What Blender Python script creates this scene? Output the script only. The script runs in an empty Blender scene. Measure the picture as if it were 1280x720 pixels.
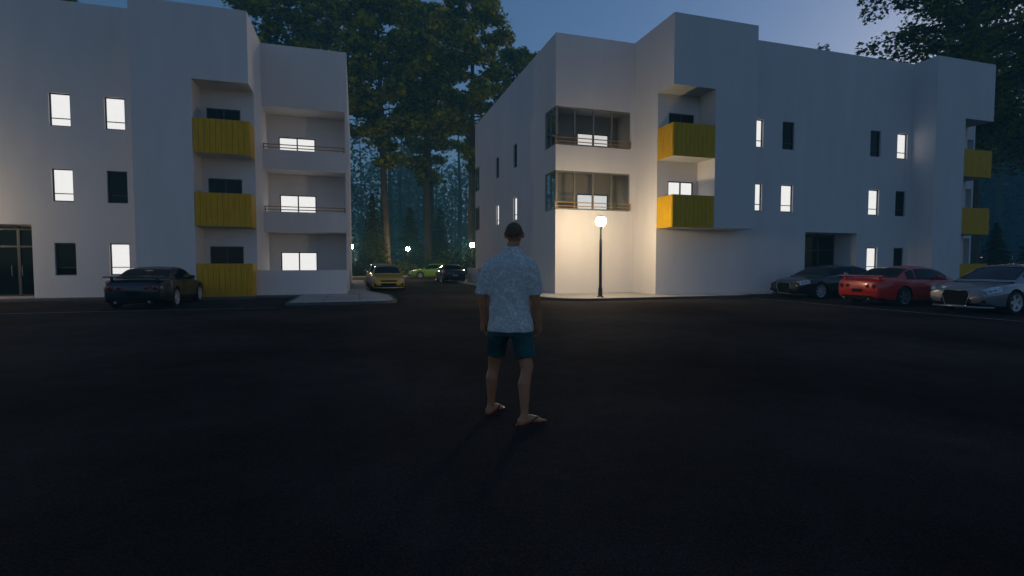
import bpy, bmesh, math, random
from mathutils import Vector, Matrix
import numpy as np
R=math.radians
sc=bpy.context.scene
COL=sc.collection
rng=random.Random(7)

# ------------------------------------------------------------------ materials
def _nt(name):
    m=bpy.data.materials.new(name); m.use_nodes=True
    nt=m.node_tree; b=nt.nodes['Principled BSDF']
    return m,nt,b
def mat(name,col,rough=.6,metal=0.,var=0.,vscale=3.,bump=0.,bscale=40.,spec=.5,var2=0.,v2scale=.4,stretch=None,coat=0.):
    m,nt,b=_nt(name); N=nt.nodes; L=nt.links
    b.inputs['Base Color'].default_value=(*col,1); b.inputs['Roughness'].default_value=rough
    b.inputs['Metallic'].default_value=metal; b.inputs['Specular IOR Level'].default_value=spec
    if coat: b.inputs['Coat Weight'].default_value=coat; b.inputs['Coat Roughness'].default_value=.04
    tc=N.new('ShaderNodeTexCoord'); vec=tc.outputs['Object']
    if stretch:
        mp=N.new('ShaderNodeMapping'); mp.inputs['Scale'].default_value=stretch; L.new(vec,mp.inputs['Vector']); vec=mp.outputs['Vector']
    cur=None
    for (a,s,d) in ((var,vscale,6),(var2,v2scale,3)):
        if a<=0: continue
        n=N.new('ShaderNodeTexNoise'); n.inputs['Scale'].default_value=s; n.inputs['Detail'].default_value=d
        L.new(vec,n.inputs['Vector'])
        r=N.new('ShaderNodeMapRange'); r.inputs[1].default_value=.3; r.inputs[2].default_value=.7
        r.inputs[3].default_value=1-a; r.inputs[4].default_value=1+a
        L.new(n.outputs['Fac'],r.inputs[0])
        mx=N.new('ShaderNodeMix'); mx.data_type='RGBA'; mx.blend_type='MULTIPLY'; mx.inputs[0].default_value=1
        if cur is None: mx.inputs[6].default_value=(*col,1)
        else: L.new(cur,mx.inputs[6])
        L.new(r.outputs[0],mx.inputs[7]); cur=mx.outputs[2]
    if cur is not None: L.new(cur,b.inputs['Base Color'])
    if bump:
        n=N.new('ShaderNodeTexNoise'); n.inputs['Scale'].default_value=bscale; n.inputs['Detail'].default_value=5
        L.new(tc.outputs['Object'],n.inputs['Vector'])
        bp=N.new('ShaderNodeBump'); bp.inputs['Strength'].default_value=bump; bp.inputs['Distance'].default_value=.02
        L.new(n.outputs['Fac'],bp.inputs['Height']); L.new(bp.outputs[0],b.inputs['Normal'])
    return m
def emit(name,col,strength,blinds=False):
    m,nt,b=_nt(name); N=nt.nodes; L=nt.links
    b.inputs['Base Color'].default_value=(.02,.02,.02,1); b.inputs['Roughness'].default_value=.2
    b.inputs['Emission Color'].default_value=(*col,1); b.inputs['Emission Strength'].default_value=strength
    if blinds:   # pale roller blind behind the pane
        tc=N.new('ShaderNodeTexCoord'); wv=N.new('ShaderNodeTexWave'); wv.bands_direction='Z'; wv.inputs['Scale'].default_value=5; wv.inputs['Distortion'].default_value=.4
        L.new(tc.outputs['Object'],wv.inputs['Vector']); oi=N.new('ShaderNodeObjectInfo')
        r=N.new('ShaderNodeMapRange'); r.inputs[3].default_value=strength*.90; r.inputs[4].default_value=strength; L.new(wv.outputs['Fac'],r.inputs[0]); L.new(r.outputs[0],b.inputs['Emission Strength'])
    return m
def thin_glass(name,tint=(.75,.8,.82)):
    m=bpy.data.materials.new(name); m.use_nodes=True; nt=m.node_tree; N=nt.nodes; L=nt.links
    N.remove(N['Principled BSDF']); o=N['Material Output']
    t=N.new('ShaderNodeBsdfTransparent'); t.inputs[0].default_value=(*tint,1)
    g=N.new('ShaderNodeBsdfGlossy'); g.inputs['Roughness'].default_value=.02
    f=N.new('ShaderNodeFresnel'); f.inputs[0].default_value=1.45
    mx=N.new('ShaderNodeMixShader'); L.new(f.outputs[0],mx.inputs[0]); L.new(t.outputs[0],mx.inputs[1]); L.new(g.outputs[0],mx.inputs[2])
    L.new(mx.outputs[0],o.inputs['Surface']); return m

M={}
M['plaster']=mat('white_plaster',(.69,.65,.645),.75,var=.03,vscale=1.3,var2=.035,v2scale=.35,bump=.12,bscale=60,stretch=(1.6,1.6,.35))
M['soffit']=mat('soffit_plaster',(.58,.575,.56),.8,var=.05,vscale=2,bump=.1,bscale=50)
M['roof']=mat('roof_felt',(.12,.12,.125),.9,var=.15,vscale=2)
M['yellow']=mat('yellow_boards',(.62,.35,.010),.6,spec=.15,var=.13,vscale=3,stretch=(5,5,.6),bump=.1,bscale=30)
M['frame']=mat('dark_window_frame',(.035,.037,.04),.45,var=.1)
M['greyframe']=mat('brown_grey_frame',(.20,.18,.15),.45,metal=.2,var=.08)
M['rail']=mat('bronze_rail',(.40,.20,.04),.4,metal=.3,var=.1)
M['darkglass']=mat('dark_glass',(.003,.004,.004),.06,spec=.18)
M['glass']=thin_glass('shade_tint_glass',(.74,.75,.75))  # tint added to clear panes to deepen the shade behind them
M['lit']=emit('lit_window',(1,.985,.96),.95,True)
M['lamp']=emit('lamp_globe',(1,.78,.48),305)
M['lampmetal']=mat('black_lamp_metal',(.012,.013,.012),.4,var=.1)
M['concrete']=mat('pavement_concrete',(.38,.365,.34),.85,var=.12,vscale=4,var2=.15,v2scale=.7,bump=.3,bscale=50)
M['kerb']=mat('kerb_stone',(.10,.097,.095),.85,var=.15,vscale=5,bump=.3,bscale=40)
M['loggia']=mat('shaded_loggia_plaster',(.36,.31,.25),.8,var=.05,vscale=2)  # plaster darkened so the colour carries the shade inside the loggias
M['doorpanel']=mat('entrance_metal',(.05,.047,.045),.4,metal=.3,var=.05)

# ------------------------------------------------------------------ mesh helper
class MB:
    def __init__(s): s.v=[]; s.f=[]; s.mi=[]
    def add(s,vs,fs,mi=0):
        o=len(s.v); s.v+=[tuple(p) for p in vs]; s.f+=[tuple(i+o for i in f) for f in fs]; s.mi+=[mi]*len(fs); return s
    def quad(s,a,b,c,d,mi=0): return s.add((a,b,c,d),((0,1,2,3),),mi)
    def box(s,x0,x1,y0,y1,z0,z1,mi=0):
        return s.add([(x0,y0,z0),(x1,y0,z0),(x1,y1,z0),(x0,y1,z0),(x0,y0,z1),(x1,y0,z1),(x1,y1,z1),(x0,y1,z1)],
            [(0,3,2,1),(4,5,6,7),(0,1,5,4),(1,2,6,5),(2,3,7,6),(3,0,4,7)],mi)
    def tube(s,pts,rad,n=8,mi=0,cap=True):
        pts=[Vector(p) for p in pts]; k=len(pts)
        if not hasattr(rad,'__len__'): rad=[rad]*k
        rings=[]; ref=None
        for i,p in enumerate(pts):
            t=(pts[min(i+1,k-1)]-pts[max(i-1,0)]).normalized()
            if ref is None:
                ref=Vector((1,0,0)) if abs(t.x)<.8 else Vector((0,1,0))
            a=(ref-t*ref.dot(t)).normalized(); b=t.cross(a); ref=a
            rings.append([p+(a*math.cos(j*2*math.pi/n)+b*math.sin(j*2*math.pi/n))*rad[i] for j in range(n)])
        vs=[v for r in rings for v in r]; fs=[]
        for i in range(k-1):
            for j in range(n):
                fs.append((i*n+j,i*n+(j+1)%n,(i+1)*n+(j+1)%n,(i+1)*n+j))
        if cap: fs.append(tuple(range(n-1,-1,-1))); fs.append(tuple((k-1)*n+j for j in range(n)))
        return s.add(vs,fs,mi)
    def lathe(s,prof,n=24,c=(0,0,0),axis='z',mi=0,cap=True):
        vs=[];fs=[]; k=len(prof)
        for (r,h) in prof:
            for j in range(n):
                a=j*2*math.pi/n; x,y=r*math.cos(a),r*math.sin(a)
                p=(x,y,h) if axis=='z' else ((h,x,y) if axis=='x' else (y,h,x))
                vs.append((p[0]+c[0],p[1]+c[1],p[2]+c[2]))
        for i in range(k-1):
            for j in range(n): fs.append((i*n+j,i*n+(j+1)%n,(i+1)*n+(j+1)%n,(i+1)*n+j))
        if cap and prof[0][0]>1e-5: fs.append(tuple(range(n-1,-1,-1)))
        if cap and prof[-1][0]>1e-5: fs.append(tuple((k-1)*n+j for j in range(n)))
        return s.add(vs,fs,mi)
    def ellipsoid(s,c,r,n=12,m=8,mi=0):
        pr=[(max(1e-6,math.sin(math.pi*i/m)),-math.cos(math.pi*i/m)) for i in range(m+1)]
        o=len(s.v); s.lathe(pr,n,mi=mi)
        for i in range(o,len(s.v)):
            p=s.v[i]; s.v[i]=(p[0]*r[0]+c[0],p[1]*r[1]+c[1],p[2]*r[2]+c[2])
        return s
    def prism(s,poly,z0,z1,mi=0,mit=None):
        n=len(poly); vs=[(x,y,z0) for x,y in poly]+[(x,y,z1) for x,y in poly]
        s.add(vs,[tuple(range(n-1,-1,-1))]+[(i,(i+1)%n,n+(i+1)%n,n+i) for i in range(n)],mi)
        return s.add(vs[n:],[tuple(range(n))],mi if mit is None else mit)
    def mesh(s,name,mats,off=(0,0,0),smooth=None):
        me=bpy.data.meshes.new(name)
        me.from_pydata([(x-off[0],y-off[1],z-off[2]) for x,y,z in s.v],[],s.f)
        if not isinstance(mats,(list,tuple)): mats=[mats]
        for m in mats: me.materials.append(m)
        me.polygons.foreach_set('material_index',s.mi)
        if smooth is not None:
            me.polygons.foreach_set('use_smooth',[True]*len(me.polygons)); me.update()
            if smooth<179: me.set_sharp_from_angle(angle=R(smooth))
        me.update(); return me
    def build(s,name,mats,parent=None,off=(0,0,0),smooth=None,loc=None,rz=0):
        return link(name,s.mesh(name,mats,off,smooth),parent,loc,rz)
def link(name,data,parent=None,loc=None,rz=0):
    o=bpy.data.objects.new(name,data); COL.objects.link(o)
    if parent: o.parent=parent
    if loc: o.location=loc
    if rz: o.rotation_euler=(0,0,rz)
    return o
def tag(o,label,cat,group=None):
    o['label']=label; o['category']=cat
    if group: o['group']=group
    return o
def thing(name,label,cat,loc=(0,0,0),rz=0,group=None):
    o=link(name,None,None,loc,rz); o.rotation_euler=(0,0,rz); o.empty_display_size=.3
    return tag(o,label,cat,group)
def structure(o,kind='structure'):
    o['kind']=kind; return o
def copy_tree(o,parent=None):
    c=o.copy(); COL.objects.link(c); c.parent=parent
    for ch in list(o.children): copy_tree(ch,c)
    return c

# ------------------------------------------------------------------ camera
cam=bpy.data.cameras.new('camera'); co=bpy.data.objects.new('camera',cam); COL.objects.link(co)
cam.sensor_width=36; cam.lens=18; cam.clip_end=2000; cam.clip_start=.05
co.location=(0,0,1.43); co.rotation_euler=(R(90)-math.atan(30/640),0,-R(16.9)); sc.camera=co

# ------------------------------------------------------------------ sky, sun, exposure
SUN_EL,SUN_AZ=R(13),R(62)
w=bpy.data.worlds.new('World'); sc.world=w; w.use_nodes=True
nt=w.node_tree; bg=nt.nodes['Background']
sky=nt.nodes.new('ShaderNodeTexSky'); sky.sky_type='NISHITA'; sky.sun_disc=False
sky.sun_elevation=SUN_EL; sky.sun_rotation=SUN_AZ; sky.air_density=1.; sky.dust_density=.5; sky.ozone_density=4
tint=nt.nodes.new('ShaderNodeMix'); tint.data_type='RGBA'; tint.blend_type='MULTIPLY'; tint.inputs[0].default_value=1; tint.inputs[7].default_value=(1.,.955,1.05,1)
nt.links.new(sky.outputs[0],tint.inputs[6]); nt.links.new(tint.outputs[2],bg.inputs['Color']); bg.inputs['Strength'].default_value=.092
sl=bpy.data.lights.new('sun','SUN'); sl.energy=1.1; sl.angle=R(12); sl.color=(1,.80,.52)
so=bpy.data.objects.new('sun',sl); COL.objects.link(so)
dv=Vector((math.sin(SUN_AZ)*math.cos(SUN_EL),math.cos(SUN_AZ)*math.cos(SUN_EL),math.sin(SUN_EL)))
so.rotation_euler=dv.to_track_quat('Z','Y').to_euler()
vs=sc.view_settings; vs.view_transform='Standard'; vs.look='None'; vs.gamma=1; vs.exposure=0; vs.use_curve_mapping=False
# ------------------------------------------------------------------ buildings
def wall(mb,P,u0,u1,v0,v1,holes=(),depth=.14,mi=0):
    us=sorted({u0,u1,*[h[0] for h in holes],*[h[1] for h in holes]}); vs_=sorted({v0,v1,*[h[2] for h in holes],*[h[3] for h in holes]})
    us=[u for u in us if u0-1e-6<=u<=u1+1e-6]; vs_=[v for v in vs_ if v0-1e-6<=v<=v1+1e-6]
    for i in range(len(us)-1):
        for j in range(len(vs_)-1):
            a,b,c,d=us[i],us[i+1],vs_[j],vs_[j+1]; mu,mv=(a+b)/2,(c+d)/2
            if any(h[0]<mu<h[1] and h[2]<mv<h[3] for h in holes): continue
            mb.quad(P(a,c,0),P(b,c,0),P(b,d,0),P(a,d,0),mi)
    for h in holes:
        a,b,c,d=h[:4]; dp=h[4] if len(h)>4 else depth
        if a>u0+1e-4: mb.quad(P(a,c,0),P(a,d,0),P(a,d,dp),P(a,c,dp),mi)
        if b<u1-1e-4: mb.quad(P(b,c,0),P(b,c,dp),P(b,d,dp),P(b,d,0),mi)
        if c>v0+1e-4: mb.quad(P(a,c,0),P(a,c,dp),P(b,c,dp),P(b,c,0),mi)
        if d<v1-1e-4: mb.quad(P(a,d,0),P(b,d,0),P(b,d,dp),P(a,d,dp),mi)
def fy(Y,s=1): return lambda u,v,n:(u,Y+s*n,v)
def fx(X,s=1): return lambda u,v,n:(X+s*n,u,v)

B0=(20,21,0)
def _window_meshes():
    # slot window .70 x 1.28 facing -Y, centred on its opening at the pane plane
    w_,h_=.70,1.28
    f=MB(); t=.045
    f.box(-w_/2,-w_/2+t,-.03,.03,-h_/2,h_/2); f.box(w_/2-t,w_/2,-.03,.03,-h_/2,h_/2)
    f.box(-w_/2+t,w_/2-t,-.03,.03,-h_/2,-h_/2+t); f.box(-w_/2+t,w_/2-t,-.03,.03,h_/2-t,h_/2)
    f.box(-w_/2+t,w_/2-t,-.025,.025,-h_/2+.30,-h_/2+.335)
    fm=f.mesh('window',M['frame'])
    p=MB(); p.box(-w_/2+t,w_/2-t,.004,.012,-h_/2+t,h_/2-t)
    return fm,p.mesh('pane',M['lit']),p.mesh('pane',M['darkglass'])
WF,WPL,WPD=_window_meshes()
_bd={}
def balcony_door_mesh(w_,h_):
    k=(round(w_,2),round(h_,2))
    if k not in _bd:
        f=MB(); t=.05
        f.box(-w_/2,-w_/2+t,-.03,.03,0,h_); f.box(w_/2-t,w_/2,-.03,.03,0,h_)
        f.box(-w_/2+t,w_/2-t,-.03,.03,0,t); f.box(-w_/2+t,w_/2-t,-.03,.03,h_-t,h_)
        f.box(-.03,.03,-.032,.028,t,h_-t)
        p=MB(); p.box(-w_/2+t,-.03,.004,.012,t,h_-t); q=MB(); q.box(.03,w_/2-t,.004,.012,t,h_-t)
        _bd[k]=(f.mesh('balcony_door',M['frame']),[p.mesh('pane',M['lit']),q.mesh('pane',M['lit'])],[p.mesh('pane',M['darkglass']),q.mesh('pane',M['darkglass'])])
    return _bd[k]
def rel(x,y,z): return (x-B0[0],y-B0[1],z-B0[2])
def put_window(root,x,y,z,lit,rz=0):
    o=link('window',WF,root,rel(x,y,z),rz); o['label']='brightly lit slot window' if lit else 'unlit dark slot window'
    link('pane',WPL if lit else WPD,o)
def put_door(root,x,y,z0,w_,h_,lit,rz=0):
    f,a,b=balcony_door_mesh(w_,h_)
    o=link('balcony_door',f,root,rel(x,y,z0),rz); o['label']='brightly lit sliding balcony door' if lit else 'unlit dark sliding balcony door'
    for m in (a if lit else b): link('pane',m,o)
def boards(mb,P,u0,u1,z0,z1,wd=.2,seed=0):
    r=random.Random(seed); n=max(2,round((u1-u0)/wd)); s=(u1-u0)/n
    for i in range(n):
        a,b=u0+i*s+.006,u0+(i+1)*s-.006; o=r.uniform(-.004,.004)
        A=[P(a,z0,o),P(b,z0,o),P(b,z1,o),P(a,z1,o)]; B=[P(a,z0,o+.03),P(b,z0,o+.03),P(b,z1,o+.03),P(a,z1,o+.03)]
        mb.add(A+B,[(0,1,2,3),(7,6,5,4),(0,4,5,1),(1,5,6,2),(2,6,7,3),(3,7,4,0)])
    A=[P(u0,z0+.05,.032),P(u1,z0+.05,.032),P(u1,z1-.05,.032),P(u0,z1-.05,.032)]
    mb.add(A,[(0,1,2,3)])
    for zz in (z0+.15,z1-.2):
        A=[P(u0,zz,.034),P(u1,zz,.034),P(u1,zz+.06,.034),P(u0,zz+.06,.034)]; B=[P(u0,zz,.07),P(u1,zz,.07),P(u1,zz+.06,.07),P(u0,zz+.06,.07)]
        mb.add(A+B,[(0,1,2,3),(7,6,5,4),(0,4,5,1),(1,5,6,2),(2,6,7,3),(3,7,4,0)])
H_=11.62; FL=(.1,2.96,5.88); FRONT=18.37; MAIN=19.52; SET=21.47; BACK=37.5
def building(label,dx,dy,lit,left_to_ground=False,cs=0.):
    root=thing('apartment_building',label,'building',(B0[0]+dx,B0[1]+dy,0))
    W=MB()
    gl=[(6.75,8.45),(3.88,5.62)]
    rowz=[(.98,2.26),(3.88,5.16),(6.80,8.08)]
    # west wing with glazed corner loggias
    wall(W,fy(SET),8.55,12.47,0,H_,[(8.55,12.27,a,b) for a,b in gl],.12)
    slots=[(27.2,27.9),(30.95,31.65)]
    wall(W,fx(8.55),SET,BACK,0,H_,[(SET,22.82,a,b) for a,b in gl]+[(s0,s1,*rowz[k]) for s0,s1 in slots for k in (1,2)]+[(36.2,BACK,a,b) for a,b in gl],.12)
    wall(W,fy(BACK,-1),8.55,35.27,0,H_,[(8.55,12.27,a,b) for a,b in gl],.12)
    wins=[]
    for yo,yi,sg in ((SET,22.99,1),(BACK,35.98,-1)):
        for (a,b) in gl:
            fl=2.96 if a<5 else 5.88; ce=b+.12
            y0,y1=min(yo+sg*.12,yi),max(yo+sg*.12,yi)
            wall(W,fy(yi,sg),8.67,12.4,fl,ce,[(10.27,11.95,fl+.02,fl+1.87)],.1,2)
            W.quad((12.4,y0,fl),(12.4,y1,fl),(12.4,y1,ce),(12.4,y0,ce),2)
            W.quad((8.67,y0,fl),(8.67,y1,fl),(12.4,y1,fl),(12.4,y0,fl),2); W.quad((8.67,y0,ce),(12.4,y0,ce),(12.4,y1,ce),(8.67,y1,ce),2)
            W.quad((8.67,y0,fl),(12.4,y0,fl),(12.4,y0,a),(8.67,y0,a)) if sg>0 else W.quad((8.67,y1,fl),(12.4,y1,fl),(12.4,y1,a),(8.67,y1,a))
            W.quad((8.67,y0,fl),(8.67,y1,fl),(8.67,y1,a),(8.67,y0,a))
            put_door(root,11.11,yi+sg*.06,fl+.02,1.68,1.85,sg>0,0 if sg>0 else math.pi)
            # glazing
            g=MB(); t=.07
            xs=[8.56,9.48,10.41,11.33,12.27]
            def fr(x0,x1,y0_,y1_,z0,z1): g.box(x0,x1,min(y0_,y1_),max(y0_,y1_),z0,z1)
            ya=yo+sg*.03; yb=yo+sg*.10; ys=yo+sg*1.35
            for i,x in enumerate(xs):
                if i==0: fr(x,x+.1,yo+sg*.005,yo+sg*.105,a,b)
                else: fr(x-t/2 if i<4 else x-t,x+t/2 if i<4 else x,ya,yb,a+t,b-t)
            fr(8.66,12.27,ya,yb,a,a+t); fr(8.66,12.27,ya,yb,b-t,b)
            fr(8.58,8.65,yo+sg*.105,ys,a,a+t); fr(8.58,8.65,yo+sg*.105,ys,b-t,b)
            fr(8.58,8.65,yo+sg*.69,yo+sg*.74,a+t,b-t); fr(8.58,8.65,ys-sg*t,ys,a+t,b-t)
            go=g.build('loggia_glazing',M['greyframe'],root,B0)
            p=MB(); p.quad((8.66,yo+sg*.065,a+t),(12.24,yo+sg*.065,a+t),(12.24,yo+sg*.065,b-t),(8.66,yo+sg*.065,b-t))
            p.quad((8.615,yo+sg*.105,a+t),(8.615,ys-sg*t,a+t),(8.615,ys-sg*t,b-t),(8.615,yo+sg*.105,b-t))
            p.build('pane',M['glass'],go,B0)
            r=MB()
            for zz in (a+.14,a+.31): r.box(8.5,12.3,min(yo-sg*.055,yo-sg*.015),max(yo-sg*.055,yo-sg*.015),zz,zz+.035)
            for x in (8.52,12.26): r.box(x,x+.03,min(yo-sg*.05,yo+sg*.03),max(yo-sg*.05,yo+sg*.03),a+.05,a+.34)
            r.build('railing',M['rail'],root,B0)
    # the two projecting boxes with corner balconies; side = -1 balcony at the left corner, +1 at the right
    for (x0,x1,n0,n1,side,zb) in ((12.47,16.62,12.47,14.52,-1,2.96 if not left_to_ground else 0),(27.4,31.5,29.45,31.5,1,0)):
        holes=[(n0,n1,zb,8.75)]
        wall(W,fy(FRONT),x0,x1,zb,H_,holes,.0)
        for X,isn in ((x0,side<0),(x1,side>0)):
            top=SET if (X in (12.47,31.5)) else MAIN
            z0=zb
            if isn:
                W.quad((X,FRONT,8.75),(X,MAIN,8.75),(X,MAIN,H_),(X,FRONT,H_)); ye=SET if side<0 else SET+1.5; W.quad((X,MAIN,0),(X,ye,0),(X,ye,H_),(X,MAIN,H_))
            else:
                W.quad((X,FRONT,z0),(X,top,z0),(X,top,H_),(X,FRONT,H_))
        nx=n1 if side<0 else n0
        W.quad((nx,FRONT,zb),(nx,MAIN,zb),(nx,MAIN,8.75),(nx,FRONT,8.75))
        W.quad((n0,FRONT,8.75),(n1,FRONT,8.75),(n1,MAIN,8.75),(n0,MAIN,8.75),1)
        if zb>0: W.quad((x0,FRONT,zb),(x1,FRONT,zb),(x1,MAIN,zb),(x0,MAIN,zb),1)
        dcx=13.66 if side<0 else 30.33
        hs=[(dcx-.64,dcx+.64,f+.02,f+2.08) for f in FL if f>=zb]
        if zb>0: wall(W,fy(MAIN),n0,n1,zb,8.75,hs,.1)
        elif side>0: wall(W,fy(MAIN),n0,n1,0,8.75,hs,.1)
        for h in hs:
            k=round(h[2]-.02,2); put_door(root,dcx,MAIN+.06,h[2],1.28,2.06,lit['notchL' if side<0 else 'notchR'][FL.index(k)])
        for i,f in enumerate(FL):
            if f<zb: continue
            if f>.2 and f>zb+.1:
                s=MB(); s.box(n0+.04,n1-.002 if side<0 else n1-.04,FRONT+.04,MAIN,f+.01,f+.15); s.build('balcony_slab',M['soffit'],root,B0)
            top={.1:1.45,2.96:4.30,5.88:7.24}[f]; bot=f-.005 if f>.2 else .1
            b=MB()
            if side<0: boards(b,fy(FRONT+.003),n0+.01,n1-.01,bot,top,seed=i); boards(b,fx(n0+.003),FRONT+.045,MAIN-.01,bot,top,seed=i+9)
            else: boards(b,fy(FRONT+.003),n0+.01,n1-.01,bot,top,seed=i+5); boards(b,fx(n1-.003,-1),FRONT+.045,MAIN-.01,bot,top,seed=i+13)
            o=b.build('balcony_panel',M['yellow'],root,B0)
    # main front
    cols=[(17.35,18.05),(19.15,19.85),(24.6+cs,25.3+cs),(26.42+cs,27.12+cs)]
    hs=[]
    for ci,c in enumerate(cols):
        for k in range(3):
            if k==0 and ci<2: continue
            hs.append((*c,*rowz[k])); put_window(root,(c[0]+c[1])/2,MAIN+.11,(rowz[k][0]+rowz[k][1])/2,lit['main'][k][ci])
    ent=(20.65+cs,23.9+cs,0,2.97,1.3)
    x0m=16.62
    wall(W,fy(MAIN),x0m,27.4,2.96,H_,[h for h in hs if h[2]>2.5]+[])
    wall(W,fy(MAIN),12.47,27.4,0,2.96,[h for h in hs if h[2]<2.5]+[(20.65+cs,23.9+cs,0,2.96,1.3)])
    W.quad((20.65+cs,MAIN,2.957),(23.9+cs,MAIN,2.957),(23.9+cs,MAIN+1.3,2.957),(20.65+cs,MAIN+1.3,2.957))
    yb=MAIN+1.3
    for s0,s1 in slots:
        for k in (1,2): put_window(root,8.66,(s0+s1)/2,(rowz[k][0]+rowz[k][1])/2,lit['side'][k],-math.pi/2)
    # entrance: glazed doors under a transom
    e=MB(); t=.1
    for x in (20.65+cs,21.66+cs,22.78+cs,23.8+cs): e.box(x,x+t,yb-.05,yb+.05,.1,2.95)
    for z in (.1,2.1,2.8): e.box(20.75+cs,23.8+cs,yb-.045,yb+.045,z,z+.08)
    eo=e.build('entrance_door',M['doorpanel'],root,B0)
    p=MB(); p.box(20.75+cs,23.8+cs,yb+.005,yb+.015,.18,2.9); p.build('pane',M['darkglass'],eo,B0)
    for x in (22.6+cs,22.95+cs):
        hd=MB(); hd.tube([(x,yb-.05,.95),(x,yb-.1,.97),(x,yb-.1,1.35),(x,yb-.05,1.37)],.012,6)
        hd.build('handle',M['greyframe'],eo,B0)
    st=MB(); st.box(20.66+cs,23.89+cs,MAIN-.25,yb,.0,.12); st.build('doorstep',M['concrete'],root,B0)
    # east wing with open loggias
    x0,x1=31.5,35.15
    W.quad((x0,SET,8.78),(x1,SET,8.78),(x1,SET,H_),(x0,SET,H_)); W.box(x0,x1,SET+.02,SET+1.5,8.78,8.9,1)
    wall(W,fy(SET+1.5),x0,35.2,0,8.78,[(32.0,33.7,f+.02,{.1:2.03,2.96:4.88,5.88:7.73}[f]) for f in FL],.1)
    for i,f in enumerate(FL): put_door(root,32.85,SET+1.56,f+.02,1.7,{.1:2.03,2.96:4.88,5.88:7.73}[f]-f-.02,lit['wing'][i])
    W.box(x1,35.27,SET-.01,SET+1.5,0,H_); W.quad((35.27,SET+1.5,0),(35.27,BACK,0),(35.27,BACK,H_),(35.27,SET+1.5,H_))
    for f,t_ in ((2.96,3.9),(5.88,6.8)):
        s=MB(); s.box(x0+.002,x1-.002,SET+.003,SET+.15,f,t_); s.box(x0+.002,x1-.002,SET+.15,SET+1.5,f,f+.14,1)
        bo=s.build('balcony',[M['plaster'],M['soffit']],root,B0)
        r=MB()
        for zz in (t_+.08,t_+.22): r.box(x0+.01,x1-.01,SET+.02,SET+.06,zz,zz+.04)
        for x in (x0+.03,x1-.07): r.box(x,x+.04,SET+.02,SET+.06,t_,t_+.26)
        r.build('railing',M['rail'],bo,B0)
    s=MB(); s.box(x0+.003,35.2,19.1,19.25,0,1.16); s.box(35.05,35.2,19.25,SET-.02,0,1.16); s.build('terrace_wall',M['plaster'],root,B0)
    W.build('wall',[M['plaster'],M['soffit'],M['loggia']],root,B0)
    r=MB(); z=H_-.003
    r.box(8.57,35.25,SET+.02,BACK-.02,z-.1,z); r.box(12.49,31.48,MAIN+.02,SET+.02,z-.1,z-.001); r.box(12.49,16.6,FRONT+.02,MAIN+.02,z-.1,z-.002); r.box(27.42,31.48,FRONT+.02,MAIN+.02,z-.1,z-.002)
    r.build('roof',M['roof'],root,B0)
    return root
building('white three storey apartment block behind the lit street lamp and the row of three cars',0,0,
    dict(main=[(0,0,1,0),(1,1,1,0),(1,0,0,1)],side={1:True,2:False},notchL=(0,1,0),notchR=(0,0,0),wing=(0,0,0)))
building('white three storey apartment block behind the black coupe, yellow balconies down to the ground',-35.6,4.98,
    dict(main=[(0,0,0,1),(1,1,1,0),(1,0,1,1)],side={1:True,2:False},notchL=(0,1,0),notchR=(0,0,0),wing=(1,1,1)),cs=-.33)
lw=MB(); lw.box(8.33,8.5,36.0,39.4,0,1.08); lw.box(8.31,8.52,35.98,39.42,1.08,1.12)
tag(lw.build('low_wall',M['plaster'],off=(8.4,37.7,0),loc=(8.4,37.7,0)),'low pale garden wall along the side of the right apartment block, behind the blue car','wall')

# ------------------------------------------------------------------ street lamps
def lamp_tree():
    t=thing('street_lamp','','street lamp',group='globe street lamps')
    p=MB(); p.lathe([(.11,0),(.11,.04),(.085,.06),(.085,.35),(.075,.38),(.062,.4),(.058,1.6),(.052,2.3),(.04,2.32),(.036,2.72),(.06,2.74),(.06,2.78)],16); p.build('pole',M['lampmetal'],t,smooth=40)
    b=MB(); b.lathe([(.14,0),(.14,.03),(.12,.05),(.0,.05)],16); b.build('base',M['lampmetal'],t,smooth=40)
    c=MB(); c.lathe([(.05,2.78),(.07,2.80),(.075,2.835),(.0,2.835)],20); c.build('collar',M['lampmetal'],t,smooth=40)
    g=MB(); r=.205; zc=2.84+.175
    g.lathe([(max(.001,r*math.sin(a)),zc-r*math.cos(a)) for a in [math.pi*i/20 for i in range(3,18)]],28); g.build('globe',M['lamp'],t,smooth=180)
    k=MB(); k.lathe([(.001,zc+r+.03),(.06,zc+r+.02),(.125,zc+.185),(.13,zc+.17),(.0,zc+.165)],20); k.build('cap',M['lampmetal'],t,smooth=40)
    return t
L0=lamp_tree()
lamps=[((9.33,18.55,.1),'tallest looking lit globe street lamp, on the pavement before the glowing white wall'),
       ((-.47,52,.1),'lit globe street lamp half hidden behind the end wall of the left apartment block'),
       ((5.58,58.6,.1),'lit globe street lamp among the trees beyond the green car'),
       ((9.78,44.3,.1),'lit globe street lamp rising behind the low garden wall and blue car'),
       ((-16.9,22.2,.1),'lit globe street lamp beside the glazed entrance of the left apartment block')]
for i,(p,lb) in enumerate(lamps):
    o=L0 if i==0 else copy_tree(L0); o.location=p; o['label']=lb

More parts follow.
